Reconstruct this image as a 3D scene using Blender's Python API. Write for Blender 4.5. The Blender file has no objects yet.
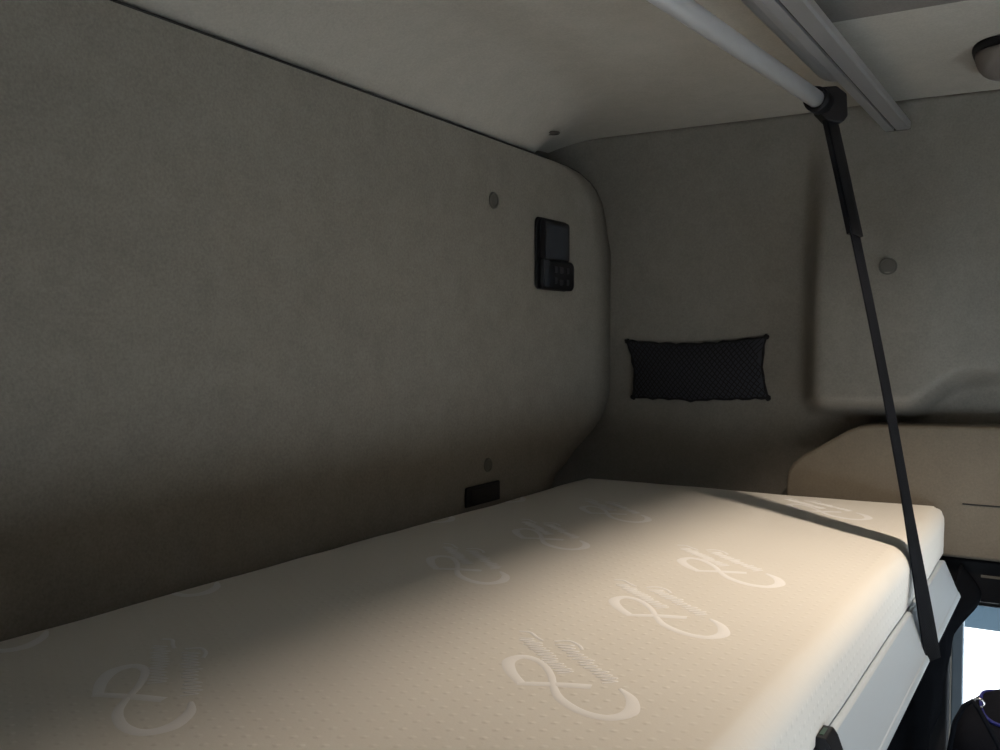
import bpy, bmesh, math, random
from mathutils import Vector, Matrix, noise
random.seed(4)
C = bpy.context.scene.collection
H = 0.30            # camera height above the mattress, used as the unit of measure
ZC = 1.85
F = 962.0
YAW = math.radians(31.3); PIT = math.radians(2.08)

# ---------- where things stand (points read from the photograph, on known planes)
def ray(u, v):
    x = (u-500)/F; y = (375-v)/F
    fx = math.cos(PIT)+y*math.sin(PIT); z = -math.sin(PIT)+y*math.cos(PIT)
    return Vector((fx*math.cos(YAW)+x*math.sin(YAW), fx*math.sin(YAW)-x*math.cos(YAW), z))
def onY(u, v, Y):
    r = ray(u, v); t = Y/r.y; return Vector((r.x*t, Y, ZC+r.z*t))
def onX(u, v, X):
    r = ray(u, v); t = X/r.x; return Vector((X, r.y*t, ZC+r.z*t))
def onZ(u, v, Z):
    r = ray(u, v); t = (Z-ZC)/r.z; return Vector((r.x*t, r.y*t, Z))

# ---------- materials
def newmat(name, col, rough=0.6, metal=0.0, spec=0.5):
    m = bpy.data.materials.new(name); m.use_nodes = True
    b = m.node_tree.nodes['Principled BSDF']
    b.inputs['Base Color'].default_value = (*col, 1); b.inputs['Roughness'].default_value = rough
    b.inputs['Metallic'].default_value = metal; b.inputs['Specular IOR Level'].default_value = spec
    return m, m.node_tree, b
def node(nt, t, **kw):
    n = nt.nodes.new(t)
    for k, v in kw.items():
        if k in n.inputs: n.inputs[k].default_value = v
        else: setattr(n, k, v)
    return n
def math_n(nt, op, a, b=None, c=None):
    n = nt.nodes.new('ShaderNodeMath'); n.operation = op
    for i, q in enumerate((a, b, c)):
        if q is None: continue
        if isinstance(q, (int, float)): n.inputs[i].default_value = q
        else: nt.links.new(q, n.inputs[i])
    return n.outputs[0]
def felt(name, c1, c2, bump=0.25, rough=0.95):
    m, nt, b = newmat(name, c1, rough, spec=0.1)
    tc = node(nt, 'ShaderNodeTexCoord')
    n1 = node(nt, 'ShaderNodeTexNoise', Scale=22.0, Detail=6.0, Roughness=0.7)
    n2 = node(nt, 'ShaderNodeTexNoise', Scale=260.0, Detail=3.0, Roughness=0.7)
    n3 = node(nt, 'ShaderNodeTexVoronoi', Scale=120.0)
    for n in (n1, n2, n3): nt.links.new(tc.outputs['Object'], n.inputs['Vector'])
    s = math_n(nt, 'MULTIPLY_ADD', n2.outputs['Fac'], 0.6, math_n(nt, 'MULTIPLY', n1.outputs['Fac'], 0.4))
    r = node(nt, 'ShaderNodeValToRGB'); nt.links.new(s, r.inputs[0])
    r.color_ramp.elements[0].position = 0.36; r.color_ramp.elements[1].position = 0.64
    r.color_ramp.elements[0].color = (*c2, 1); r.color_ramp.elements[1].color = (*c1, 1)
    nt.links.new(r.outputs[0], b.inputs['Base Color'])
    bp = node(nt, 'ShaderNodeBump', Strength=bump, Distance=0.002)
    nt.links.new(math_n(nt, 'ADD', n2.outputs['Fac'], math_n(nt, 'MULTIPLY', n3.outputs['Distance'], 0.5)), bp.inputs['Height'])
    nt.links.new(bp.outputs[0], b.inputs['Normal'])
    return m
M = {}
M['felt'] = felt('wall_felt', (0.285, 0.267, 0.240), (0.225, 0.211, 0.189))
M['felt_panel'] = felt('panel_felt', (0.300, 0.276, 0.242), (0.225, 0.207, 0.181))
M['felt_ceiling'] = felt('ceiling_felt', (0.50, 0.475, 0.43), (0.42, 0.40, 0.36), 0.15)
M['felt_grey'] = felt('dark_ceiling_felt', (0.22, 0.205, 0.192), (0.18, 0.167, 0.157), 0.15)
M['felt_ledge'] = felt('ledge_felt', (0.185, 0.165, 0.135), (0.155, 0.137, 0.112), 0.15)
M['cap'] = newmat('cap_plastic', (0.10, 0.096, 0.084), 0.5)[0]
M['black'] = newmat('black_plastic', (0.005, 0.0055, 0.008), 0.5, spec=0.25)[0]
M['button'] = newmat('button_plastic', (0.02, 0.022, 0.030), 0.3)[0]
M['screen'] = newmat('unlit_screen', (0.035, 0.042, 0.055), 0.12)[0]
M['rubber'] = newmat('rubber', (0.008, 0.008, 0.009), 0.7)[0]
M['chrome'] = newmat('ring_metal', (0.6, 0.6, 0.62), 0.2, 1.0)[0]
M['blue'] = newmat('blue_piping', (0.015, 0.02, 0.16), 0.5)[0]
M['floor'] = newmat('floor_vinyl', (0.05, 0.05, 0.05), 0.6)[0]
M['dash'] = newmat('dash', (0.02, 0.021, 0.024), 0.8, spec=0.1)[0]
M['frame_grey'] = newmat('window_frame_grey', (0.22, 0.27, 0.32), 0.5)[0]
M['lamp_brown'] = newmat('lamp_housing', (0.19, 0.17, 0.16), 0.55)[0]
M['green_label'] = newmat('green_label', (0.012, 0.05, 0.03), 0.4)[0]
M['board'] = newmat('bed_board', (0.18, 0.15, 0.11), 0.8)[0]
def alu(name, col, rough):
    m, nt, b = newmat(name, col, rough, 0.85)
    tc = node(nt, 'ShaderNodeTexCoord'); mp = node(nt, 'ShaderNodeMapping'); mp.inputs['Scale'].default_value = (2, 900, 900)
    n = node(nt, 'ShaderNodeTexNoise', Scale=1.0, Detail=2.0)
    nt.links.new(tc.outputs['Object'], mp.inputs[0]); nt.links.new(mp.outputs[0], n.inputs['Vector'])
    nt.links.new(math_n(nt, 'MULTIPLY_ADD', n.outputs['Fac'], 0.12, rough-0.06), b.inputs['Roughness'])
    return m
M['alu'] = alu('brushed_aluminium', (0.58, 0.59, 0.62), 0.42)
M['tube'] = newmat('tube_aluminium', (0.72, 0.735, 0.77), 0.36, 0.55)[0]
M['rail'] = newmat('rail_silver_paint', (0.44, 0.50, 0.56), 0.5, 0.2)[0]
def fabric(name, col, wave):
    m, nt, b = newmat(name, col, 0.85, spec=0.05)
    tc = node(nt, 'ShaderNodeTexCoord'); w = node(nt, 'ShaderNodeTexWave', Scale=wave); w.bands_direction = 'DIAGONAL'
    n = node(nt, 'ShaderNodeTexNoise', Scale=300.0)
    nt.links.new(tc.outputs['Object'], w.inputs['Vector']); nt.links.new(tc.outputs['Object'], n.inputs['Vector'])
    bp = node(nt, 'ShaderNodeBump', Strength=0.4, Distance=0.001)
    nt.links.new(math_n(nt, 'ADD', w.outputs['Fac'], n.outputs['Fac']), bp.inputs['Height']); nt.links.new(bp.outputs[0], b.inputs['Normal'])
    return m
M['strap'] = fabric('black_webbing', (0.007, 0.008, 0.011), 220)
M['bag'] = fabric('black_bag_fabric', (0.008, 0.009, 0.013), 300)
M['net_cord'] = newmat('net_cord', (0.008, 0.008, 0.009), 0.8)[0]
M['net_back'] = newmat('net_lining', (0.045, 0.047, 0.062), 0.85)[0]
def vinyl():
    m, nt, b = newmat('black_vinyl', (0.006, 0.0065, 0.008), 0.9, spec=0.0)
    tc = node(nt, 'ShaderNodeTexCoord'); n = node(nt, 'ShaderNodeTexNoise', Scale=9.0, Detail=5.0)
    nt.links.new(tc.outputs['Object'], n.inputs['Vector'])
    bp = node(nt, 'ShaderNodeBump', Strength=0.4, Distance=0.006)
    nt.links.new(n.outputs['Fac'], bp.inputs['Height']); nt.links.new(bp.outputs[0], b.inputs['Normal'])
    return m
M['vinyl'] = vinyl()
def knit(name, col, dots):
    m, nt, b = newmat(name, col, 0.85, spec=0.15)
    b.inputs['Sheen Weight'].default_value = 0.15
    tc = node(nt, 'ShaderNodeTexCoord'); sp = node(nt, 'ShaderNodeSeparateXYZ')
    nt.links.new(tc.outputs['Object'], sp.inputs[0])
    x = sp.outputs['X']; y = math_n(nt, 'SUBTRACT', sp.outputs['Y'], sp.outputs['Z'])
    # staggered rows of small puckered dots
    S = 0.0135
    def lat(ox_):
        a = math_n(nt, 'ADD', math_n(nt, 'DIVIDE', x, 0.0180), ox_); c = math_n(nt, 'ADD', math_n(nt, 'DIVIDE', y, 0.0312), ox_)
        fa = math_n(nt, 'MULTIPLY', math_n(nt, 'SUBTRACT', math_n(nt, 'FRACT', a), 0.5), 0.0180)
        fc = math_n(nt, 'MULTIPLY', math_n(nt, 'SUBTRACT', math_n(nt, 'FRACT', c), 0.5), 0.0312)
        return math_n(nt, 'SQRT', math_n(nt, 'ADD', math_n(nt, 'MULTIPLY', fa, fa), math_n(nt, 'MULTIPLY', fc, fc)))
    d = math_n(nt, 'MINIMUM', lat(0.0), lat(0.5))
    dot = math_n(nt, 'SMOOTH_MIN', math_n(nt, 'MULTIPLY', d, 1/0.0036), 1.0, 0.3)
    w = node(nt, 'ShaderNodeTexNoise', Scale=420.0, Detail=2.0); nt.links.new(tc.outputs['Object'], w.inputs['Vector'])
    n2 = node(nt, 'ShaderNodeTexNoise', Scale=9.0, Detail=3.0); nt.links.new(tc.outputs['Object'], n2.inputs['Vector'])
    h = math_n(nt, 'MULTIPLY_ADD', dot, -1.0*dots, math_n(nt, 'MULTIPLY_ADD', w.outputs['Fac'], 0.25, math_n(nt, 'MULTIPLY', n2.outputs['Fac'], 1.6)))
    bp = node(nt, 'ShaderNodeBump', Strength=0.40, Distance=0.0012)
    nt.links.new(h, bp.inputs['Height']); nt.links.new(bp.outputs[0], b.inputs['Normal'])
    return m
M['knit'] = knit('mattress_knit', (0.74, 0.72, 0.68), 1.0)
M['emblem'] = newmat('emblem_yarn', (0.86, 0.86, 0.87), 0.75, spec=0.2)[0]
def glass():
    m = bpy.data.materials.new('window_glass'); m.use_nodes = True; nt = m.node_tree
    for n in list(nt.nodes): nt.nodes.remove(n)
    o = node(nt, 'ShaderNodeOutputMaterial'); t = node(nt, 'ShaderNodeBsdfTransparent'); t.inputs[0].default_value = (0.93, 0.97, 0.97, 1)
    g = node(nt, 'ShaderNodeBsdfGlossy', Roughness=0.02); mx = node(nt, 'ShaderNodeMixShader'); mx.inputs[0].default_value = 0.06
    nt.links.new(t.outputs[0], mx.inputs[1]); nt.links.new(g.outputs[0], mx.inputs[2]); nt.links.new(mx.outputs[0], o.inputs[0])
    return m
M['glass'] = glass()
def emis(name, col, s):
    m, nt, b = newmat(name, col, 0.5); b.inputs['Emission Color'].default_value = (*col, 1); b.inputs['Emission Strength'].default_value = s
    return m
M['bulb'] = emis('warm_bulb', (1.0, 0.80, 0.55), 30)
def cladding():
    m, nt, b = newmat('slate_cladding', (0.034, 0.050, 0.064), 0.8, spec=0.05)
    return m
M['clad'] = cladding()
M['concrete'] = newmat('pale_concrete', (0.62, 0.61, 0.59), 0.9)[0]

# ---------- mesh helpers
def link(name, bm, mat, parent=None, smooth=False, bev=None, loc=None):
    me = bpy.data.meshes.new(name)
    bmesh.ops.recalc_face_normals(bm, faces=bm.faces)
    bm.to_mesh(me); bm.free()
    o = bpy.data.objects.new(name, me); C.objects.link(o)
    if mat: me.materials.append(M[mat])
    if smooth:
        for p in me.polygons: p.use_smooth = True
    if bev:
        md = o.modifiers.new('bevel', 'BEVEL'); md.width = bev; md.segments = 3; md.limit_method = 'ANGLE'; md.angle_limit = math.radians(40)
        for p in me.polygons: p.use_smooth = True
        md2 = o.modifiers.new('wn', 'WEIGHTED_NORMAL')
    if parent: o.parent = parent
    return o
def place(o, loc, rot=None):
    o.location = loc
    if rot: o.rotation_euler = rot
    return o
def empty(name, loc, rz=0):
    o = bpy.data.objects.new(name, None); C.objects.link(o); o.location = loc; o.rotation_euler = (0, 0, rz); o.empty_display_size = 0.05
    return o
def tag(o, label, cat, group=None, kind=None):
    o['label'] = label; o['category'] = cat
    if group: o['group'] = group
    if kind: o['kind'] = kind
    return o
def struct(o, label=None):
    o['kind'] = 'structure'
    if label: o['label'] = label
    return o
def box(bm, x0, x1, y0, y1, z0, z1):
    vs = [bm.verts.new((x, y, z)) for x in (x0, x1) for y in (y0, y1) for z in (z0, z1)]
    for f in ((0,1,3,2), (4,6,7,5), (0,4,5,1), (2,3,7,6), (0,2,6,4), (1,5,7,3)): bm.faces.new([vs[i] for i in f])
def prism(bm, pts, f0, f1):
    """pts 2D polygon; f0/f1 map (a,b)->3D for the two ends"""
    A = [bm.verts.new(f0(*p)) for p in pts]; B = [bm.verts.new(f1(*p)) for p in pts]
    n = len(pts)
    bm.faces.new(A); bm.faces.new(B[::-1])
    for i in range(n): bm.faces.new((A[i], B[i], B[(i+1) % n], A[(i+1) % n]))
def tube(bm, pts, r, n=10, closed=False, caps=True):
    pts = [Vector(p) for p in pts]; rings = []; N = len(pts)
    up = None
    for i, p in enumerate(pts):
        if closed: t = pts[(i+1) % N]-pts[i-1]
        else: t = pts[min(i+1, N-1)]-pts[max(i-1, 0)]
        t.normalize()
        if up is None: up = t.orthogonal().normalized()
        up = (up-t*up.dot(t)).normalized(); s = t.cross(up)
        rr = r[i] if isinstance(r, (list, tuple)) else r
        rings.append([bm.verts.new(p+rr*(math.cos(2*math.pi*k/n)*up+math.sin(2*math.pi*k/n)*s)) for k in range(n)])
    for i in range(N if closed else N-1):
        a, b = rings[i], rings[(i+1) % N]
        for k in range(n): bm.faces.new((a[k], a[(k+1) % n], b[(k+1) % n], b[k]))
    if caps and not closed: bm.faces.new(rings[0][::-1]); bm.faces.new(rings[-1])
def rrect(w, h, r, n=5):
    out = []
    for cx, cy, a0 in ((w/2-r, h/2-r, 0), (-w/2+r, h/2-r, 90), (-w/2+r, -h/2+r, 180), (w/2-r, -h/2+r, 270)):
        for k in range(n+1):
            a = math.radians(a0+90*k/n); out.append((cx+r*math.cos(a), cy+r*math.sin(a)))
    return out
def sstep(a, b, x):
    t = max(0, min(1, (x-a)/(b-a))); return t*t*(3-2*t)

# ---------- the room: a truck cab's sleeping bay
ZM = ZC-H            # mattress top 1.55
XF = 6.75*H          # far side wall
XN = -0.36; YR = 3.80*H; YF = -1.75; ZF = 0.30; ZT = ZC+1.547*H
bm = bmesh.new(); box(bm, XN-0.1, XF+0.1, YF-0.1, YR+0.1, ZF-0.06, ZF); struct(link('floor', bm, 'floor'))
# rear wall
bm = bmesh.new(); box(bm, XN-0.1, XF+0.1, YR, YR+0.06, ZF, ZT+0.05); struct(link('wall_rear', bm, 'felt'))
# ceiling with a cove down to the rear wall; a recess is cut for the lamp over the front edge of the bunk
LX0, LX1, LY0, LY1 = 3.75*H, 4.47*H, -0.35*H, 0.27*H
bm = bmesh.new()
def z_top(X): return (1.224+0.0124*(5.6-X/H))*H      # the rear panel's upper edge falls a little towards the corner
def cove(X):
    t = sstep(5.3*H, 6.7*H, X); yr = (3.13+0.53*t)*H
    return (2.45+0.70*t)*H, yr, (1-t)*(z_top(X)+0.003)+t*0.4035*yr
def ceil_z(X, Y):
    y0, yr, zr = cove(X); q = max(0, min(1, (Y-y0)/(yr-y0)))
    return ZT-(1.547*H-zr)*q*q
xs = sorted([XN-0.1, LX0, LX1, XF+0.1, 0.2, 0.6, 1.5]+[5.3*H+1.45*H*k/16 for k in range(17)])
g = []
for x in xs:
    y0, yr, zr = cove(x)
    g.append([bm.verts.new((x, y, ZT)) for y in (YF-0.1, LY0, LY1, y0)]+[bm.verts.new((x, y0+(yr-y0)*k/12, ceil_z(x, y0+(yr-y0)*k/12))) for k in range(1, 13)]+[bm.verts.new((x, YR+0.03, ceil_z(x, yr)+0.035))])
for i in range(len(xs)-1):
    for j in range(16):
        if xs[i] == LX0 and j == 1: continue
        bm.faces.new((g[i][j], g[i+1][j], g[i+1][j+1], g[i][j+1]))
geo = bmesh.ops.extrude_face_region(bm, geom=bm.faces[:])
for v in geo['geom']:
    if isinstance(v, bmesh.types.BMVert): v.co.z = ZT+0.02 if v.co.z > ZT-1e-5 else v.co.z+0.012
o = struct(link('ceiling', bm, 'felt_ceiling'))
for p in o.data.polygons: p.use_smooth = abs(p.normal.z) > 0.6
# far side wall: formed lining with a raised pillar, opening for the side window
WY0, WY1, WZ0, WZ1 = -1.20, 0.70*H, 0.70, ZC-1.62*H
def disp(Y, Z):
    y = Y/H; z = (Z-ZC)/H
    d = 0.36*sstep(1.68, 1.47, y)                       # step of the pillar
    d *= 1-0.55*sstep(0.95, 0.25, y)
    zl = -0.47+0.22*sstep(0.98, 0.60, y); d *= 1-sstep(zl+0.10, zl-0.07, z)  # underside curls back above the ledge
    d *= 1-0.9*sstep(0.2, 1.5, z)
    d += 0.05*sstep(0.75, 0.35, y)*sstep(-0.1, -0.4, z)*0
    return d*H
bm = bmesh.new()
ys = sorted(set([YF-0.02+i*(YR+0.04-YF)/320 for i in range(321)]+[WY0, WY1])); zs = sorted(set([ZF+i*(ZT-ZF)/260 for i in range(261)]+[WZ0, WZ1]))
g = {}
for i, y in enumerate(ys):
    for j, z in enumerate(zs): g[i, j] = bm.verts.new((XF-disp(y, z), y, z))
for i in range(len(ys)-1):
    for j in range(len(zs)-1):
        cy = (ys[i]+ys[i+1])/2; cz = (zs[j]+zs[j+1])/2
        if WY0 < cy < WY1 and WZ0 < cz < WZ1: continue
        bm.faces.new((g[i, j], g[i+1, j], g[i+1, j+1], g[i, j+1]))
geo = bmesh.ops.extrude_face_region(bm, geom=bm.faces[:])
for v in geo['geom']:
    if isinstance(v, bmesh.types.BMVert): v.co.x = XF+0.05
struct(link('wall_right', bm, 'felt', smooth=False))
for p in bpy.data.objects['wall_right'].data.polygons: p.use_smooth = abs(p.normal.x) > 0.3
# near side wall with its window, behind the camera
bm = bmesh.new()
box(bm, XN-0.05, XN, YF-0.1, YR+0.06, ZF, WZ0); box(bm, XN-0.05, XN, YF-0.1, YR+0.06, WZ1, ZT)
box(bm, XN-0.05, XN, YF-0.1, WY0, WZ0, WZ1); box(bm, XN-0.05, XN, WY1, YR+0.06, WZ0, WZ1)
struct(link('wall_left', bm, 'felt'))
# front wall with the windscreen
SX0, SX1, SZ0, SZ1 = XN+0.12, XF-0.12, 0.80, 1.30
bm = bmesh.new()
box(bm, XN-0.05, XF+0.05, YF-0.06, YF, ZF, SZ0); box(bm, XN-0.05, XF+0.05, YF-0.06, YF, SZ1, ZT)
box(bm, XN-0.05, SX0, YF-0.06, YF, SZ0, SZ1); box(bm, SX1, XF+0.05, YF-0.06, YF, SZ0, SZ1)
struct(link('wall_front', bm, 'felt'))
def pane_thing(n, bmf, bmp, label):
    e = empty('window_%d' % n, (0, 0, 0)); struct(e, label)
    link('window_frame', bmf, 'rubber', e, bev=0.003); link('pane', bmp, 'glass', e)
    return e
for n, (X, s) in enumerate(((XF+0.02, 1), (XN-0.025, -1))):
    bf = bmesh.new(); bp = bmesh.new(); t = 0.022
    box(bf, X-0.012, X+0.012, WY0, WY1, WZ1-t, WZ1); box(bf, X-0.012, X+0.012, WY0, WY1, WZ0, WZ0+t)
    box(bf, X-0.012, X+0.012, WY0, WY0+t, WZ0+t, WZ1-t)
    box(bp, X-0.002, X+0.002, WY0+t, WY1, WZ0+t, WZ1-t)
    e = pane_thing(n+1, bf, bp, 'side window beyond the foot of the bunk' if n == 0 else 'side window behind the camera')
    bq = bmesh.new(); box(bq, X-0.012, X+0.012, WY1-0.020, WY1, WZ0+t, WZ1-t); link('window_post', bq, 'frame_grey', e, bev=0.003)
bf = bmesh.new(); bp = bmesh.new(); t = 0.03
box(bf, SX0, SX1, YF-0.04, YF-0.02, SZ0, SZ0+t); box(bf, SX0, SX1, YF-0.04, YF-0.02, SZ1-t, SZ1)
box(bf, SX0, SX0+t, YF-0.04, YF-0.02, SZ0+t, SZ1-t); box(bf, SX1-t, SX1, YF-0.04, YF-0.02, SZ0+t, SZ1-t)
box(bp, SX0+t, SX1-t, YF-0.032, YF-0.028, SZ0+t, SZ1-t)
pane_thing(3, bf, bp, 'windscreen')

# rear lining panel: upright, curving back into the ceiling at its top, its lower far corner cut off (trim_1)
YP = 3.10*H
PROF = [(1.0, 3.10), (1.12, 3.10)]
def prof_y(z):
    z = (z-ZC)/H
    if z <= PROF[0][0]: return YP
    for (a, ya), (b, yb) in zip(PROF[:-1], PROF[1:]):
        if z <= b: return (ya+(yb-ya)*(z-a)/(b-a))*H
    return PROF[-1][1]*H
def onP(u, v):
    p = onY(u, v, YP)
    for _ in range(12): p = onY(u, v, prof_y(p.z))
    return p
up = [onY(u, v, YP) for u, v in ((608.5, 252), (607.5, 235), (605.5, 219), (602, 203), (597, 192), (590, 182), (580, 173), (568, 166.3), (554, 160.8), (541, 156.5))]
up[0].x = 6.72*H
cut = [onY(u, v, YP) for u, v in ((609, 388), (608.5, 398), (605.5, 409), (600, 420), (592, 431), (584, 440), (574, 451), (566, 463), (556, 474))]
cut[0].x = 6.72*H
zb = ZM-0.16
def x_end(z):
    if z > up[-1].z: return up[-1].x-(z-up[-1].z)*3.2
    if z > up[0].z:
        for a, b in zip(up[:-1], up[1:]):
            if z <= b.z: return a.x+(b.x-a.x)*(z-a.z)/(b.z-a.z)
    if z >= cut[0].z: return 6.72*H
    for a, b in zip(cut[:-1], cut[1:]):
        if z >= b.z: return a.x+(b.x-a.x)*(a.z-z)/(a.z-b.z)
    return cut[-1].x-0.02
zrows = sorted(set([zb, ZM-0.05, ZM, ZC]+[c.z for c in cut]+[c.z for c in up]+[ZC+z*H for z, y in PROF]+[ZC+0.3*H]))
bm = bmesh.new(); NXP = 30; gg = []
for z in zrows:
    xe_ = x_end(z); row = []
    for k in range(NXP+1):
        x = XN+0.002+(xe_-XN-0.002)*k/NXP; w = max(0, min(1, ((z-ZC)/H-1.0)/((up[-1].z-ZC)/H-1.0)))
        row.append(bm.verts.new((x, prof_y(z), z+w*(z_top(x)-z_top(up[-1].x)) if w < 1 else ZC+z_top(x)+up[-1].z-ZC-z_top(up[-1].x))))
    gg.append(row)
for a, b in zip(gg[:-1], gg[1:]):
    for k in range(NXP): bm.faces.new((a[k], a[k+1], b[k+1], b[k]))
bm.normal_update()
geo = bmesh.ops.extrude_face_region(bm, geom=bm.faces[:])
for v in geo['geom']:
    if isinstance(v, bmesh.types.BMVert): v.co.y += 0.022; v.co.z += 0.004
o = struct(link('trim_1', bm, 'felt_panel'), 'large felt-covered rear lining panel with a rounded far edge')
for p in o.data.polygons: p.use_smooth = len([1 for vi in p.vertices if abs(o.data.vertices[vi].co.y-prof_y(o.data.vertices[vi].co.z)) < 1e-4]) == 4
# thin dark rubber edging along the top and the far edge
e2 = [Vector((XN+0.004+(x_end(zrows[-1])-XN-0.004)*k/20, PROF[-1][1]*H+0.001, 0)) for k in range(21)]
for p in e2: p.z = up[-1].z+z_top(p.x)-z_top(up[-1].x)+0.001
e2 += [Vector((x_end(z)+0.001, prof_y(z)+0.003, z)) for z in zrows[::-1][1:] if z > ZM-0.04]
bm = bmesh.new(); tube(bm, e2, 0.0022, 6)
link('edging', bm, 'rubber', o, smooth=True)

# ledge box at the foot of the bunk (trim_2)
XL = 6.42*H
lp = [onX(u, v, XL) for u, v in ((785.5, 530), (785.5, 482), (787, 472), (793, 463), (803, 455), (818, 447), (835, 437.5), (848, 430.5), (858, 426.8), (872, 425.3), (900, 425.6), (1000, 427.5))]
pts = [(p.y, p.z) for p in lp]
zt = pts[-1][1]; zbot = ZC-1.33*H
pts[0] = (pts[1][0], zbot)
pts += [(-1.0, zt-0.002), (-1.0, zbot)]
bm = bmesh.new(); prism(bm, pts, lambda a, b: (XL, a, b), lambda a, b: (XF-0.002, a, b))
o = struct(link('trim_2', bm, 'felt_ledge', bev=0.008), 'tan felt-covered side ledge above the door')
p = onX(990, 506, XL); bm = bmesh.new(); box(bm, XL-0.0012, XL+0.004, p.y-0.15, p.y+0.045, p.z-0.0012, p.z+0.0012)
link('seam', bm, 'rubber', o)
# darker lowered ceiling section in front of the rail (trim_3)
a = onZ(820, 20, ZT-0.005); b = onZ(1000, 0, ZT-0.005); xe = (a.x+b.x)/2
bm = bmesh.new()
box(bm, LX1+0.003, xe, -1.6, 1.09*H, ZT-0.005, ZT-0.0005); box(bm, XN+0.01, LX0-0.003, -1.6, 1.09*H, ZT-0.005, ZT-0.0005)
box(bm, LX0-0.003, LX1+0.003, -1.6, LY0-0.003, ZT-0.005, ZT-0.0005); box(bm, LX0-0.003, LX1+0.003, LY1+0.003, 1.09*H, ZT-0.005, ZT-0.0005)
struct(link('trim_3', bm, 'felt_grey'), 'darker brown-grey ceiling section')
# black door capping between ledge and side window (trim_4)
bm = bmesh.new(); box(bm, XF-0.075, XF-0.002, -1.22, 0.80*H, WZ1+0.005, zbot-0.004)
o = struct(link('trim_4', bm, 'black', bev=0.006), 'black door capping with a thin grey line')
bm = bmesh.new(); zz = onX(990, 577, XF-0.075).z; box(bm, XF-0.0775, XF-0.072, -1.2, onX(981, 577, XF-0.075).y, zz-0.0022, zz+0.0022); link('grey_inlay', bm, 'cap', o)

bm = bmesh.new(); box(bm, XF-0.03, XF-0.002, 0.705*H, 1.9*H, 0.45, zbot-0.004)
struct(link('trim_5', bm, 'dash', bev=0.006), 'black pillar lining beside the side window')

# ---------- bunk: board, front rail, mattress
bunk = empty('bunk_frame', (0, 0.19, ZM-0.15))
def bp_(o): o.parent = bunk; o.matrix_parent_inverse = Matrix.Translation((0, -0.19, -(ZM-0.15))); return o
tag(bunk, 'bunk bed frame with a silver front rail, under the cream mattress', 'bunk')
XR1 = 6.16*H; ZR = ZC-1.30*H
bm = bmesh.new(); box(bm, XN+0.004, 1.885, 0.224, YP-0.006, ZM-0.130, ZM-0.0905); bp_(link('bed_board', bm, 'board', bev=0.004))
prof = [(y-0.005 if y < 0.2225 else y, z) for y, z in [(0.2225, ZR), (0.2120, ZR+0.0012), (0.2095, ZR), (0.2055, ZR-0.010), (0.1990, ZR-0.026), (0.1915, ZR-0.045), (0.1880, ZR-0.0530), (0.1868, ZR-0.0535), (0.1845, ZR-0.0590), (0.1838, ZR-0.0625), (0.1880, ZR-0.066), (0.2225, ZR-0.066)]]
bm = bmesh.new(); prism(bm, prof, lambda a, b: (XN+0.004, a, b), lambda a, b: (XR1+(0.2095-a)*0.25, a, b))
o = bp_(link('front_rail', bm, 'rail')); o['label'] = 'silver painted front rail with a slanted face'
md = o.modifiers.new('bevel', 'BEVEL'); md.width = 0.0012; md.segments = 2; md.angle_limit = math.radians(25)

mx0, mx1, my0, my1, mz0, mz1 = XN+0.03, 6.40*H, 0.2090, YP-0.004, ZM-0.0893, ZM
bm = bmesh.new(); NX, NP = 150, 0
# cross-section loop (y,z): generous front radius, small rear radius
sec = []
def arc(cy, cz, r, a0, a1, n):
    for k in range(n+1):
        a = math.radians(a0+(a1-a0)*k/n); sec.append((cy+r*math.cos(a), cz+r*math.sin(a)))
arc(my0+0.006+0.002, mz0+0.006, 0.006, 270, 180, 5)
for k in range(1, 4): sec.append((my0+0.002-0.002*math.sin(math.pi/2*k/4), mz0+0.006+(mz1-mz0-0.006-0.030)*k/4))
arc(my0+0.030, mz1-0.030, 0.030, 180, 90, 9)
for k in range(1, 26): sec.append((my0+0.030+(my1-my0-0.040)*k/26, mz1))
arc(my1-0.010, mz1-0.010, 0.010, 90, 0, 6)
arc(my1-0.012, mz0+0.012, 0.012, 0, -90, 4)
ring = []
cy, cz = (my0+my1)/2, (mz0+mz1)/2
def secring(x, ins):
    out = []
    for (y, z) in sec:
        yy = y; zz = z
        yy = max(my0+ins, min(my1-ins, y)); zz = max(mz0+ins, min(mz1-ins, z))
        nz = 0.0022*noise.noise(Vector((x*3.1, y*4.3, 0.3)))+0.0010*noise.noise(Vector((x*14, y*14, 2.3)))
        if z > mz1-0.004: zz += nz
        yy += 0.0022*noise.noise(Vector((x*5, z*9, 5.1)))*(1 if y < cy else 0.6)
        out.append(bm.verts.new((x, yy, zz)))
    return out
R = 0.042
for k in range(7):
    a = math.radians(90*k/6); ring.append(secring(mx0+R*(1-math.sin(a)), R*(1-math.cos(a))))
ring = ring[::-1]
for k in range(1, NX): ring.append(secring(mx0+R+(mx1-mx0-2*R)*k/NX, 0))
for k in range(7):
    a = math.radians(90*k/6); ring.append(secring(mx1-R+R*math.sin(a), R*(1-math.cos(a))))
n = len(sec)
for a, b in zip(ring[:-1], ring[1:]):
    for k in range(n): bm.faces.new((a[k], a[(k+1) % n], b[(k+1) % n], b[k]))
bm.faces.new(ring[0]); bm.faces.new(ring[-1][::-1])
mat_o = link('mattress', bm, 'knit', smooth=True)
tag(mat_o, 'long cream knitted-cover mattress with woven white emblems, lying on the bunk', 'mattress')

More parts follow.
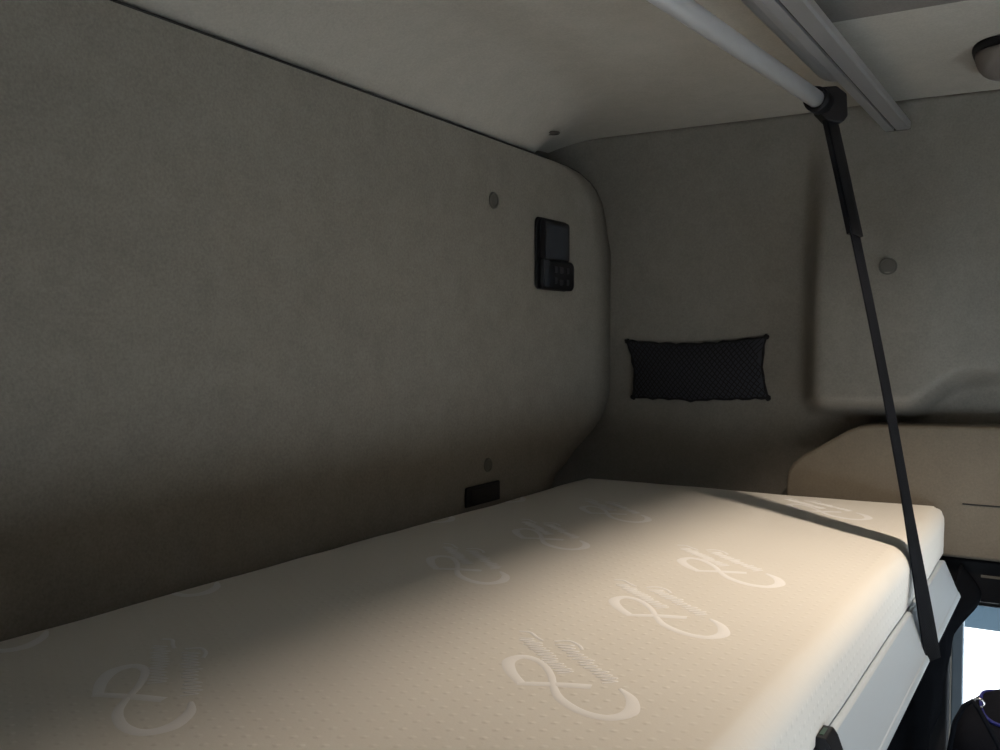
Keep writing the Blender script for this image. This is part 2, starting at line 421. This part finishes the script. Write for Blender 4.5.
# woven emblems: ribbon loop, bar and two lines of illegible script; local u = -Y, v = X about the emblem's centre
def ribbon(bm, pts, w, z=0.0, sub=6, closed=False):
    P = [Vector((p[0], p[1])) for p in pts]; W = w if isinstance(w, list) else [w]*len(P); q = []; ww = []
    n = len(P)
    for i in range(n-1):
        p0, p1, p2, p3 = P[max(i-1, 0)], P[i], P[i+1], P[min(i+2, n-1)]
        for k in range(sub):
            t = k/sub
            q.append(0.5*((2*p1)+(p2-p0)*t+(2*p0-5*p1+4*p2-p3)*t*t+(3*p1-p0-3*p2+p3)*t**3)); ww.append(W[i]*(1-t)+W[i+1]*t)
    q.append(P[-1]); ww.append(W[-1]); L = []
    for i, p in enumerate(q):
        t = q[min(i+1, len(q)-1)]-q[max(i-1, 0)]
        if t.length < 1e-9: continue
        t.normalize(); s = Vector((-t.y, t.x))*ww[i]*0.50
        row = [(p+s, 0), (p+s*0.6, 0.0005), (p-s*0.6, 0.0005), (p-s, 0)]
        L.append([bm.verts.new((a.y, -a.x, z+h)) for a, h in row])
    for a, b in zip(L[:-1], L[1:]):
        for k in range(3): bm.faces.new((a[k], a[k+1], b[k+1], b[k]))
def emblem_mesh():
    bm = bmesh.new(); c = (0.0, 0.0)
    o = (-0.372, 0.728)
    D = lambda L: [((a-o[0])*0.94, b-o[1]) for a, b in L]
    # pointed small loop running on into the wide oval
    ribbon(bm, D([(-0.420, 0.7235), (-0.444, 0.744), (-0.461, 0.768), (-0.456, 0.786), (-0.434, 0.782), (-0.408, 0.757), (-0.388, 0.728), (-0.368, 0.706), (-0.338, 0.690), (-0.313, 0.690), (-0.303, 0.709), (-0.314, 0.735), (-0.333, 0.752)]),
           [0.009, 0.011, 0.013, 0.011, 0.008, 0.007, 0.007, 0.009, 0.010, 0.012, 0.014, 0.010, 0.004])
    ribbon(bm, D([(-0.423, 0.7215), (-0.402, 0.731), (-0.382, 0.738), (-0.358, 0.7445)]), [0.009, 0.010, 0.012, 0.011])
    rnd = random.Random(3)
    def script(x0, y0, x1, y1, n, amp):
        pts = []
        for i in range(n):
            t = i/(n-1); s = (1 if i % 2 else -1)*amp*(0.6+0.6*rnd.random())
            dx, dy = x1-x0, y1-y0; L = math.hypot(dx, dy); nx, ny = 0.85, 0.52
            pts.append((x0+dx*t+nx*s+rnd.uniform(-1, 1)*0.001, y0+dy*t+ny*s))
        ribbon(bm, D(pts), 0.0024, sub=4)
    script(-0.485, 0.838, -0.396, 0.766, 29, 0.0085)
    script(-0.438, 0.838, -0.345, 0.762, 27, 0.0085)
    ribbon(bm, D([(-0.502, 0.853), (-0.490, 0.856), (-0.476, 0.846), (-0.463, 0.838)]), 0.004)
    ribbon(bm, D([(-0.452, 0.842), (-0.440, 0.851), (-0.424, 0.844), (-0.414, 0.832)]), 0.004)
    return bm
spots = [(0.726, 0.372), (0.970, 0.376), (1.198, 0.380), (1.722, 0.372), (0.515, 0.664), (1.032, 0.678), (1.262, 0.678), (1.500, 0.680),
         (0.573, 0.948), (0.803, 0.950), (1.330, 0.962), (1.570, 0.962)]
eo = None
sb = emblem_mesh(); me = bpy.data.meshes.new('woven_emblem'); bmesh.ops.recalc_face_normals(sb, faces=sb.faces); sb.to_mesh(me); sb.free(); me.materials.append(M['emblem'])
for (ex, ey) in spots:
    m2 = me
    if ey > 0.9:      # the rear row is cut off by the mattress edge
        b2 = bmesh.new(); b2.from_mesh(me)
        bmesh.ops.bisect_plane(b2, geom=b2.verts[:]+b2.edges[:]+b2.faces[:], plane_co=(0, YP-0.014-ey, 0), plane_no=(0, 1, 0), clear_outer=True)
        m2 = bpy.data.meshes.new('woven_emblem'); b2.to_mesh(m2); b2.free(); m2.materials.append(M['emblem'])
    if ex > 1.6:
        b2 = bmesh.new(); b2.from_mesh(me)
        bmesh.ops.bisect_plane(b2, geom=b2.verts[:]+b2.edges[:]+b2.faces[:], plane_co=(mx1-0.024-ex, 0, 0), plane_no=(1, 0, 0), clear_outer=True)
        m2 = bpy.data.meshes.new('woven_emblem'); b2.to_mesh(m2); b2.free(); m2.materials.append(M['emblem'])
    if m2 is me: m2 = me.copy()
    # lay the emblem on the softly uneven top
    for v in m2.vertices:
        x = v.co.x+ex; y = v.co.y+ey
        v.co.z += 0.0022*noise.noise(Vector((x*3.1, y*4.3, 0.3)))+0.0010*noise.noise(Vector((x*14, y*14, 2.3)))
    o = bpy.data.objects.new('woven_emblem', m2); C.objects.link(o); o.parent = mat_o; o.location = (ex, ey, ZM+0.0001)
    for p in m2.polygons: p.use_smooth = True

# black clip on the front rail near the camera
p = onZ(832, 748, ZR); cx = p.x
clip = empty('rail_clip', (cx, 0.205, ZR)); tag(clip, 'black plastic clip straddling the silver bunk rail near the camera', 'clip')
bm = bmesh.new()
pr = [(-0.020, 0.001), (0.016, 0.001), (0.019, 0.012), (0.014, 0.0145), (-0.010, 0.0145), (-0.022, 0.010), (-0.029, -0.012), (-0.036, -0.032), (-0.033, -0.034), (-0.024, -0.020)]
pr = [(-0.022, 0.0), (0.010, 0.0), (0.011, 0.010), (0.007, 0.0125), (-0.004, 0.0125), (-0.012, 0.009), (-0.020, -0.012), (-0.028, -0.034), (-0.023, -0.036), (-0.012, -0.006)]
prism(bm, [(0.0, 0.0014), (0.0095, 0.0014), (0.0095, 0.012), (0.006, 0.0145), (-0.003, 0.0145), (-0.0075, 0.008), (-0.014, -0.010), (-0.0235, -0.034), (-0.0205, -0.0345), (-0.0125, -0.014), (-0.003, 0.0035)],
      lambda a, b: (-0.017, a, b), lambda a, b: (0.017, a, b))
link('clip_body', bm, 'black', clip, bev=0.0015)
bm = bmesh.new(); box(bm, -0.010, 0.008, 0.0005, 0.0045, 0.0146, 0.0152); link('green_label', bm, 'green_label', clip)

# black vinyl apron hanging under the rail
bm = bmesh.new(); NXX, NZ = 110, 22; gg = []
xa, xb = 0.55, 1.935
for i in range(NXX+1):
    x = xa+(xb-xa)*i/NXX; col = []
    s = sstep(XR1-0.02, XR1+0.05, x)
    zt_ = ZR-0.060+s*0.045
    hang = 0.145+0.06*sstep(1.86, 1.55, x)
    for j in range(NZ+1):
        t = j/NZ
        y = 0.193+0.006*t+(0.0015+0.0020*t)*math.sin(x*31+1.3*math.sin(x*7)+t*1.5)*min(1, t*2.2)
        y -= s*(0.044*math.exp(-((t-0.33)/0.28)**2))-s*0.004
        if x > XR1-0.01: pass
        col.append(bm.verts.new((x, y, zt_-0.004-hang*t-s*0.02*t)))
    gg.append(col)
for i in range(NXX):
    for j in range(NZ): bm.faces.new((gg[i][j], gg[i+1][j], gg[i+1][j+1], gg[i][j+1]))
o = link('vinyl_apron', bm, 'vinyl', smooth=True)
md = o.modifiers.new('solid', 'SOLIDIFY'); md.thickness = 0.0022; md.offset = 0
tag(o, 'creased black vinyl apron hanging below the silver bunk rail', 'apron')

# ---------- ceiling rail and tube
ZQ = ZC+1.34*H; QY0, QY1 = 0.972*H, 1.132*H; QX1 = 6.62*H
rail = empty('ceiling_rail', (0, (QY0+QY1)/2, ZQ)); tag(rail, 'grey aluminium ceiling rail with a dark slot along its underside, above the bunk edge', 'rail')
w = (QY1-QY0)/2
bm = bmesh.new()
gy = 0.004
prism(bm, [(-w, 0.003), (-w+0.003, 0), (gy-0.0025, 0), (gy-0.0015, 0.006), (gy+0.0015, 0.006), (gy+0.0025, 0), (w-0.003, 0), (w, 0.003), (w, 0.014), (-w, 0.014)],
      lambda a, b: (XN+0.003, a, b), lambda a, b: (QX1, a, b))
link('rail_profile', bm, 'alu', rail)
bm = bmesh.new(); box(bm, XN+0.01, QX1-0.012, gy-0.0015, gy+0.0015, 0.0035, 0.0062); link('slot', bm, 'rubber', rail)
bm = bmesh.new()
pp = [(QX1-0.0005, -w), (QX1+0.006, -w+0.004), (QX1+0.010, -w*0.3), (QX1+0.010, w*0.3), (QX1+0.006, w-0.004), (QX1-0.0005, w)]
prism(bm, pp, lambda a, b: (a, b, 0.0005), lambda a, b: (a, b, 0.0135)); link('end_cap', bm, 'cap', rail)['label'] = 'grey end cap'
bm = bmesh.new(); prism(bm, [(w, 0.0045), (w+0.010, 0.0052), (w+0.020, 0.0085), (w+0.030, 0.015), (w+0.034, 0.022), (w+0.030, 0.022), (w, 0.0135)], lambda a, b: (XN+0.003, a, b), lambda a, b: (5.28*H, a, b))
link('side_flange', bm, 'alu', rail, smooth=False)
for x in (0.2, 0.75):
    bm = bmesh.new(); box(bm, x, x+0.05, -0.015, 0.015, 0.0142, ZT-ZQ-0.0055); link('hanger_bracket', bm, 'alu', rail, bev=0.002)
bm = bmesh.new(); box(bm, QX1-0.05, XF-0.001, -0.008, 0.008, 0.0142, 0.022); link('end_bracket', bm, 'alu', rail, bev=0.002)

tp = onZ(819, 101, ZC+1.225*H); ang = math.radians(3.6)
dirv = Vector((-math.cos(ang), math.sin(ang), 0)); Lt = (tp.x-XN-0.006)/math.cos(ang)
tb = empty('support_tube', tp); tag(tb, 'round silver aluminium tube running under the ceiling beside the slotted rail', 'tube')
bm = bmesh.new(); n_ = 28; tube(bm, [dirv*0.0, dirv*Lt*0.33, dirv*Lt*0.66, dirv*Lt], 0.0132, n_); link('tube_body', bm, 'tube', tb, smooth=True)
# strap with clamp
base = onZ(933, 660, ZC-1.512*H); topc = Vector((tp.x+0.022, tp.y-0.012, tp.z+0.0))
sx = empty('safety_strap', base); tag(sx, 'black webbing strap stretched from the silver bunk rail up to the ceiling tube', 'strap')
def toS(v): return v-base
pw = Vector((0.86, -0.51, 0)).normalized()      # strap is turned flat-on towards the cab
def strip(bm, pts, ws, th, twist):
    L = []
    for i, p in enumerate(pts):
        t = (pts[min(i+1, len(pts)-1)]-pts[max(i-1, 0)]).normalized()
        a = twist(i/(len(pts)-1)); d = Vector((math.cos(a), math.sin(a), 0)); d = (d-t*d.dot(t)).normalized(); nn = t.cross(d)
        w_ = ws[i]/2
        L.append([bm.verts.new(p+d*w_*sx_+nn*th/2*sy_) for sx_, sy_ in ((-1, -1), (-0.5, -1.25), (0.5, -1.25), (1, -1), (1, 1), (0.5, 1.25), (-0.5, 1.25), (-1, 1))])
    for a, b in zip(L[:-1], L[1:]):
        for k in range(8): bm.faces.new((a[k], a[(k+1) % 8], b[(k+1) % 8], b[k]))
    bm.faces.new(L[0]); bm.faces.new(L[-1][::-1])
ctrl = [(932, 657), (929, 640), (917, 585), (898, 475), (880, 370), (856, 234)]
ctop = topc+Vector((0.004, 0, -0.030))
P0 = base; N = 40; pts = []
# the strap lies along a slightly sagging line between rail and clamp
uv_top = Vector((ctop.x, ctop.y, ctop.z))
for i in range(N+1):
    t = i/N; p = P0.lerp(uv_top, t); p.x += 0.014*math.sin(math.pi*t)*0.3; p.y -= 0.006*math.sin(math.pi*t)
    pts.append(toS(p))
a_base = math.atan2(-math.cos(YAW), math.sin(YAW))
ws = [0.046]*(N+1)
bm = bmesh.new(); strip(bm, pts, ws, 0.0024, lambda t: a_base+math.radians(42+12*sstep(0, 0.3, t))); link('webbing', bm, 'strap', sx, smooth=False)
# upper doubled sleeve of the strap
k0 = int(N*0.785); bm = bmesh.new(); strip(bm, pts[k0:], [0.046]*(N+1-k0), 0.006, lambda t: a_base+math.radians(46.5)); link('sleeve', bm, 'black', sx)['label'] = 'thicker doubled upper end'
bm = bmesh.new()
c = toS(topc)
# clamp: block, ring round the tube, tapered tongue
hexp = [(-0.020, 0.022), (0.006, 0.024), (0.022, 0.012), (0.024, -0.022), (0.018, -0.030), (0.010, -0.033), (-0.008, -0.030), (-0.022, -0.016)]
rt = Vector((math.sin(YAW), -math.cos(YAW), 0)); fw = Vector((math.cos(YAW), math.sin(YAW), 0))
prism(bm, hexp, lambda a, b: c+rt*a+Vector((0, 0, b))-fw*0.012, lambda a, b: c+rt*a+Vector((0, 0, b))+fw*0.014)
link('clamp', bm, 'black', sx, bev=0.003)
bm = bmesh.new(); ax = -dirv; pr0 = toS(tp)
rp = []
for r_, x_ in ((0.0136, -0.020), (0.0185, -0.020), (0.0195, -0.014), (0.0195, 0.010), (0.017, 0.016)):
    rp.append((r_, x_))
nn_ = 28; rr = []
s1 = ax.orthogonal().normalized(); s2 = ax.cross(s1)
for r_, x_ in rp: rr.append([bm.verts.new(pr0+ax*x_+r_*(math.cos(2*math.pi*k/nn_)*s1+math.sin(2*math.pi*k/nn_)*s2)) for k in range(nn_)])
for a, b in zip(rr[:-1], rr[1:]):
    for k in range(nn_): bm.faces.new((a[k], a[(k+1) % nn_], b[(k+1) % nn_], b[k]))
bm.faces.new(rr[-1]); link('clamp_ring', bm, 'black', sx, smooth=True)

# ---------- small things on the linings
def disc_cap(center, normal, r, label, th=0.003):
    n = Vector(normal).normalized(); bm = bmesh.new(); s1 = n.orthogonal().normalized(); s2 = n.cross(s1); N_ = 32
    prof_ = [(r, 0), (r, th*0.5), (r*0.93, th), (r*0.80, th), (r*0.74, th*0.45)]
    rings = [[bm.verts.new(n*h+q*(math.cos(2*math.pi*k/N_)*s1+math.sin(2*math.pi*k/N_)*s2)) for k in range(N_)] for q, h in prof_]
    for a, b in zip(rings[:-1], rings[1:]):
        for k in range(N_): bm.faces.new((a[k], a[(k+1) % N_], b[(k+1) % N_], b[k]))
    bm.faces.new(rings[-1]); bm.faces.new(rings[0][::-1])
    o = link('screw_cap', bm, 'cap'); o.location = center
    tag(o, label, 'cap', 'round trim caps in the felt linings'); return o
cpos = onZ(552.5, 132.5, ZT)
for _ in range(20): cpos = onZ(552.5, 132.5, ceil_z(cpos.x, cpos.y)-0.003)
disc_cap(onP(493, 200.5)+Vector((0, -0.0008, 0)), (0, -1, 0), 0.0155, 'round grey cap high on the rear panel, left of the black control unit')
disc_cap(onY(487.5, 465, YP-0.0003), (0, -1, 0), 0.0130, 'round grey cap low on the rear panel, just above the black socket')
disc_cap(cpos, (0, 0, -1), 0.0150, 'round grey cap in the ceiling above the corner of the rear panel')
p = onX(888, 266.5, 2.0); p = onX(888, 266.5, XF-disp(p.y, p.z)-0.0022); disc_cap(p, (-1, 0, 0), 0.0165, 'round grey cap on the far side wall, right of the strap')

# control unit: cradle, hinged screen half, keypad half
cu0 = onY(533, 290, YP); cu1 = onY(571, 218, YP)
cuw = (cu1.x-cu0.x)*0.90; cuh = 0.143
cu = empty('control_unit', ((cu0.x+cu1.x)/2-0.006, YP-0.0005, (onY(552, 255.5, YP)).z)); tag(cu, 'black wall control unit with a grey screen above its keys, on the rear panel', 'control unit')
bm = bmesh.new()
prism(bm, [(a-0.004, b) for a, b in rrect(cuw*0.93, cuh, 0.012)], lambda a, b: (a, 0, b), lambda a, b: (a, -0.006, b)); link('cradle', bm, 'black', cu, bev=0.003)
bm = bmesh.new(); prism(bm, [(a-0.001, b+cuh*0.20) for a, b in rrect(cuw*0.86, cuh*0.56, 0.008)], lambda a, b: (a, -0.0055, b), lambda a, b: (a, -0.010, b)); sc = link('display', bm, 'black', cu, bev=0.002)
bm = bmesh.new(); prism(bm, [(a+0.003, b+cuh*0.185) for a, b in rrect(cuw*0.66, cuh*0.47, 0.002)], lambda a, b: (a, -0.0095, b), lambda a, b: (a, -0.0104, b)); link('screen', bm, 'screen', sc)['label'] = 'grey unlit screen'
bm = bmesh.new(); prism(bm, [(a+0.004, b-cuh*0.285) for a, b in rrect(cuw*0.96, cuh*0.42, 0.014)], lambda a, b: (a, -0.0055, b), lambda a, b: (a, -0.016, b)); kp = link('keypad', bm, 'black', cu, bev=0.005)
for (a_, b_, w_, h_) in ((-0.012, -0.030, 0.012, 0.013), (0.012, -0.030, 0.016, 0.013), (0.040, -0.030, 0.012, 0.012), (-0.012, -0.052, 0.012, 0.013), (0.012, -0.055, 0.014, 0.011), (0.040, -0.054, 0.012, 0.012)):
    bm = bmesh.new(); prism(bm, [(a+a_, b+b_) for a, b in rrect(w_, h_, 0.003)], lambda a, b: (a, -0.0155, b), lambda a, b: (a, -0.0175, b)); link('button', bm, 'button', kp)
bm = bmesh.new(); prism(bm, [(a-0.052, b-0.038) for a, b in rrect(0.022, 0.050, 0.004)], lambda a, b: (a, -0.0155, b), lambda a, b: (a, -0.0172, b)); link('side_key', bm, 'screen', kp)

# black socket just above the mattress
s0 = onY(464.5, 486, YP); s1_ = onY(498, 484, YP)
zt0 = onY(465, 487.5, YP).z; zt1 = onY(498, 482.5, YP).z
so = empty('socket_recess', ((s0.x+s1_.x)/2, YP-0.0005, ZM+0.004)); tag(so, 'black rectangular socket plate low on the rear panel, at the mattress edge', 'socket')
bm = bmesh.new(); hw = (s1_.x-s0.x)/2; zh = (zt0+zt1)/2-ZM-0.004
prism(bm, [(-hw, 0), (hw, 0), (hw, zh), (hw-0.003, zh+0.002), (-hw+0.003, zh+0.002), (-hw, zh)], lambda a, b: (a, 0, b), lambda a, b: (a, -0.004, b)); link('plate', bm, 'black', so, bev=0.001)
bm = bmesh.new(); prism(bm, [(a, b+zh*0.5) for a, b in rrect(hw*1.5, zh*0.7, 0.004)], lambda a, b: (a, -0.0038, b), lambda a, b: (a, -0.0055, b)); link('flap', bm, 'rubber', so)

# net pocket on the far wall
XP = XF-0.006
c4 = [onX(627, 341, XP), onX(766, 337, XP), onX(768, 398, XP), onX(633, 397, XP)]    # TL TR BR BL
ctr = sum(c4, Vector())/4
npk = empty('net_pocket', (XF, ctr.y, c4[3].z)); tag(npk, 'dark stretch-net storage pocket with knotted corners on the far side wall', 'net pocket')
O = Vector((XF, ctr.y, c4[3].z))
def pk(a, b, off=0.0):
    """a 0..1 left-right, b 0..1 bottom-top on the pocket, edges pulled in between the corners"""
    top = c4[0].lerp(c4[1], a); bot = c4[3].lerp(c4[2], a)
    top = top-Vector((0, 0, 0.011*math.sin(math.pi*a)+0.0)); bot = bot+Vector((0, 0, -0.003*math.sin(math.pi*a)-0.004*math.exp(-((a-0.48)/0.06)**2)))
    p = bot.lerp(top, b); p.y += (0.5-a)*2*-0.010*math.sin(math.pi*b)
    p.x = XF-0.004-0.020*math.sin(math.pi*a)**0.6*math.sin(math.pi*min(1, b*0.80+0.18))-off
    return p-O
bm = bmesh.new(); g = [[bm.verts.new(pk(i/30, j/14)) for j in range(15)] for i in range(31)]
for i in range(30):
    for j in range(14): bm.faces.new((g[i][j], g[i+1][j], g[i+1][j+1], g[i][j+1]))
o = link('lining', bm, 'net_back', npk, smooth=True)
bm = bmesh.new()
def wav(i, k): return 0.008*math.sin(i*2.1+k*1.7)
for s in (1, -1):
    for k in range(-9, 30):
        pts_ = []
        for j in range(0, 13):
            b = j/12; a = (k/26)+s*b*0.36+(0 if s > 0 else 0.10)+wav(j, k)*0.5
            if 0 <= a <= 1: pts_.append(pk(a, b, 0.0022))
            elif pts_: break
        if len(pts_) > 1: tube(bm, pts_, 0.0013, 4)
o = link('netting', bm, 'net_cord', npk)
bm = bmesh.new()
per = [pk(i/24, 1, 0.002) for i in range(24)]+[pk(1, 1-j/8, 0.002) for j in range(8)]+[pk(1-i/24, 0, 0.002) for i in range(24)]+[pk(0, j/8, 0.002) for j in range(8)]
per = [p+Vector((0, 0.0012*math.sin(i*2.3), 0.0014*math.sin(i*1.9))) for i, p in enumerate(per)]
tube(bm, per, [0.0026+0.0008*math.sin(i*2.7) for i in range(len(per))], 7, closed=True); link('elastic_border', bm, 'net_cord', npk, smooth=True)
for (a, b) in ((0, 1), (1, 1), (1, 0), (0, 0)):
    bm = bmesh.new(); bmesh.ops.create_icosphere(bm, subdivisions=3, radius=0.0060)
    for v in bm.verts: v.co *= 1+0.35*noise.noise(v.co*260+Vector((a*7, b*5, 0))); v.co.x *= 0.55
    o = link('corner_knot', bm, 'net_cord', npk, smooth=True); o.location = pk(a, b, 0.001)

# reading lamp (unlit) on the ceiling by the right edge
cp = onZ(1013, 52, ZT); lc = Vector((cp.x+0.00, cp.y-0.0, ZT-0.0006))
rl = empty('reading_lamp', lc, 0); tag(rl, 'unlit rounded grey-brown reading lamp on the ceiling at the right edge', 'lamp')
def superdome(bm, rx, ry, h, z0=0.0, e=2.6, n=40, m=8):
    rings = []
    for j in range(m+1):
        a = math.radians(90*j/m); k = math.cos(a)**0.55 if j < m else 0
        if j == m: break
        z = z0-h*math.sin(a)
        rings.append([bm.verts.new((rx*k*math.copysign(abs(math.cos(t))**(2/e), math.cos(t)), ry*k*math.copysign(abs(math.sin(t))**(2/e), math.sin(t)), z)) for t in [2*math.pi*q/n for q in range(n)]])
    for a_, b_ in zip(rings[:-1], rings[1:]):
        for k in range(n): bm.faces.new((a_[k], a_[(k+1) % n], b_[(k+1) % n], b_[k]))
    bm.faces.new(rings[-1]); bm.faces.new(rings[0][::-1])
bm = bmesh.new(); superdome(bm, 0.112, 0.058, 0.010, 0); link('shaded_bezel', bm, 'black', rl, smooth=True)  # black rim stands in for the shade on the lamp's near side
bm = bmesh.new(); superdome(bm, 0.100, 0.055, 0.024, -0.006)
for v in bm.verts: v.co.x += 0.012
link('lens_cover', bm, 'lamp_brown', rl, smooth=True)

# recessed warm lamp in the ceiling above the bunk's front edge
lamp = empty('recessed_lamp', ((LX0+LX1)/2, (LY0+LY1)/2, ZT+0.02)); tag(lamp, 'warm recessed ceiling lamp over the front edge of the bunk', 'lamp')
ox, oy, oz = lamp.location
hz = 0.26*H
bm = bmesh.new(); x0, x1, y0, y1 = LX0-ox, LX1-ox, LY0-oy, LY1-oy; t = 0.006
box(bm, x0-t, x1+t, y0-t, y1+t, hz, hz+t); box(bm, x0-t, x0, y0, y1, 0.001, hz); box(bm, x1, x1+t, y0, y1, 0.001, hz)
box(bm, x0-t, x1+t, y0-t, y0, 0.001, hz); box(bm, x0-t, x1+t, y1, y1+t, 0.001, hz)
link('housing', bm, 'dash', lamp)
lz = 2.80*H+ZM
ld = bpy.data.lights.new('lamp_light', 'AREA'); ld.shape = 'DISK'; ld.size = 0.030; ld.energy = 9.8; ld.color = (1.0, 0.83, 0.65)
lo = bpy.data.objects.new('lamp_light', ld); C.objects.link(lo); lo.location = (4.22*H, 0.08*H, ZT+0.02+hz-0.014)
bm = bmesh.new(); bmesh.ops.create_cone(bm, cap_ends=True, segments=24, radius1=0.017, radius2=0.017, depth=0.008); o = link('bulb_holder', bm, 'bulb', lamp); o.location = (4.22*H-ox, 0.08*H-oy, hz-0.006)

# backpack on the seat below, at the bottom right corner
bk = empty('backpack', (1.395, -0.018, 0.90)); tag(bk, 'black backpack with a cord and metal ring, standing in front of the side window', 'backpack')
bm = bmesh.new(); NU, NV = 40, 26; rings = []
for j in range(NV+1):
    t = j/NV; z = 0.005+0.488*t
    k = 1-(max(0, t-0.84)/0.16)**2.4*0.42
    rr_ = []
    for i in range(NU):
        a = 2*math.pi*i/NU; e = 3.0
        x = 0.100*k*math.copysign(abs(math.cos(a))**(2/e), math.cos(a)); y = 0.162*k*math.copysign(abs(math.sin(a))**(2/e), math.sin(a))
        n1 = noise.noise(Vector((x*9, y*9, z*8)))*0.012
        rr_.append(bm.verts.new((x*(1+n1*4), y*(1+n1*4), z+noise.noise(Vector((x*12, y*12, 3)))*0.012*t)))
    rings.append(rr_)
for a, b in zip(rings[:-1], rings[1:]):
    for i in range(NU): bm.faces.new((a[i], a[(i+1) % NU], b[(i+1) % NU], b[i]))
rim = [v.co*1.0+Vector((0, 0, 0.001)) for v in rings[NV-1]]
bm.faces.new(rings[-1]); bm.faces.new(rings[0][::-1])
body = link('bag_body', bm, 'bag', bk, smooth=True)
# details on its top: front flap seam, blue piping along the rim, a cord and a metal ring
def onbag(u, v, x): p = onX(u, v, x); return p-Vector(bk.location)
bm = bmesh.new(); tube(bm, rim, 0.0022, 7, closed=True); link('piping', bm, 'blue', bk, smooth=True)['label'] = 'blue piping round the top edge'
bm = bmesh.new(); c_ = onbag(979, 703, 1.293); tube(bm, [c_+Vector((0, 0.0055*math.cos(a), 0.0055*math.sin(a))) for a in [2*math.pi*k/20 for k in range(20)]], 0.0016, 7, closed=True); link('metal_ring', bm, 'chrome', bk, smooth=True)
bm = bmesh.new(); tube(bm, [onbag(u, v, x) for u, v, x in ((949, 752, 1.288), (955, 722, 1.288), (964, 706, 1.290), (972, 701, 1.291), (978, 708, 1.289), (986, 722, 1.286), (998, 745, 1.284), (1003, 760, 1.284))], 0.0030, 8); link('cord', bm, 'strap', bk, smooth=True)

# passenger seat carrying the bag (below the frame)
st = empty('passenger_seat', (1.36, -0.06, ZF)); tag(st, 'dark padded seat under the black backpack', 'seat')
bm = bmesh.new(); box(bm, -0.24, 0.24, -0.25, 0.22, 0, 0.44); link('seat_base', bm, 'dash', st, bev=0.02)
bm = bmesh.new(); box(bm, -0.26, 0.26, -0.27, 0.24, 0.442, 0.5995); link('cushion', bm, 'bag', st, bev=0.04)

# outside: pale ground and a blue-grey corrugated wall
bm = bmesh.new(); box(bm, -8, 14, -10, 8, -1.2, -1.1); o = struct(link('ground', bm, 'concrete')); 

# outside wall with horizontal boards seen at the top of the side window
bm = bmesh.new()
for k in range(18): 
    z = 0.60+0.115*k
    prism(bm, [(0, z), (-0.02, z+0.01), (-0.005, z+0.105), (0, z+0.11)], lambda a, b: (4.6+a, -6, b), lambda a, b: (4.6+a, 3, b))
box(bm, 4.6, 4.8, -6, 3, 0.60, 2.7)
wl = link('boarded_wall', bm, 'clad'); tag(wl, 'blue-grey boarded wall outside the side window', 'wall')

# ---------- world and light
W = bpy.data.worlds.new('World'); bpy.context.scene.world = W; W.use_nodes = True
bg = W.node_tree.nodes['Background']; bg.inputs[0].default_value = (0.89, 0.925, 1.0, 1); bg.inputs[1].default_value = 8.0
def portal(name, loc, rot, sx_, sy_):
    l = bpy.data.lights.new(name, 'AREA'); l.shape = 'RECTANGLE'; l.size = sx_; l.size_y = sy_; l.cycles.is_portal = True
    o = bpy.data.objects.new(name, l); C.objects.link(o); o.location = loc; o.rotation_euler = rot
portal('windscreen_portal', ((SX0+SX1)/2, YF-0.07, (SZ0+SZ1)/2), (math.radians(90), 0, 0), SX1-SX0, SZ1-SZ0)
portal('side_portal', (XF+0.06, (WY0+WY1)/2, (WZ0+WZ1)/2), (0, math.radians(90), 0), WZ1-WZ0, WY1-WY0)
portal('near_portal', (XN-0.07, (WY0+WY1)/2, (WZ0+WZ1)/2), (0, math.radians(-90), 0), WZ1-WZ0, WY1-WY0)

cam = bpy.data.cameras.new('camera'); co = bpy.data.objects.new('camera', cam); C.objects.link(co)
cam.sensor_fit = 'HORIZONTAL'; cam.sensor_width = 36; cam.lens = F/1000*36; cam.clip_start = 0.02
co.location = (0, 0, ZC); co.rotation_euler = (math.radians(90)-PIT, 0, YAW-math.radians(90))
S = bpy.context.scene; S.camera = co
S.view_settings.view_transform = 'Standard'; S.view_settings.look = 'None'; S.view_settings.gamma = 1
S.view_settings.use_curve_mapping = False; S.view_settings.exposure = 0.0
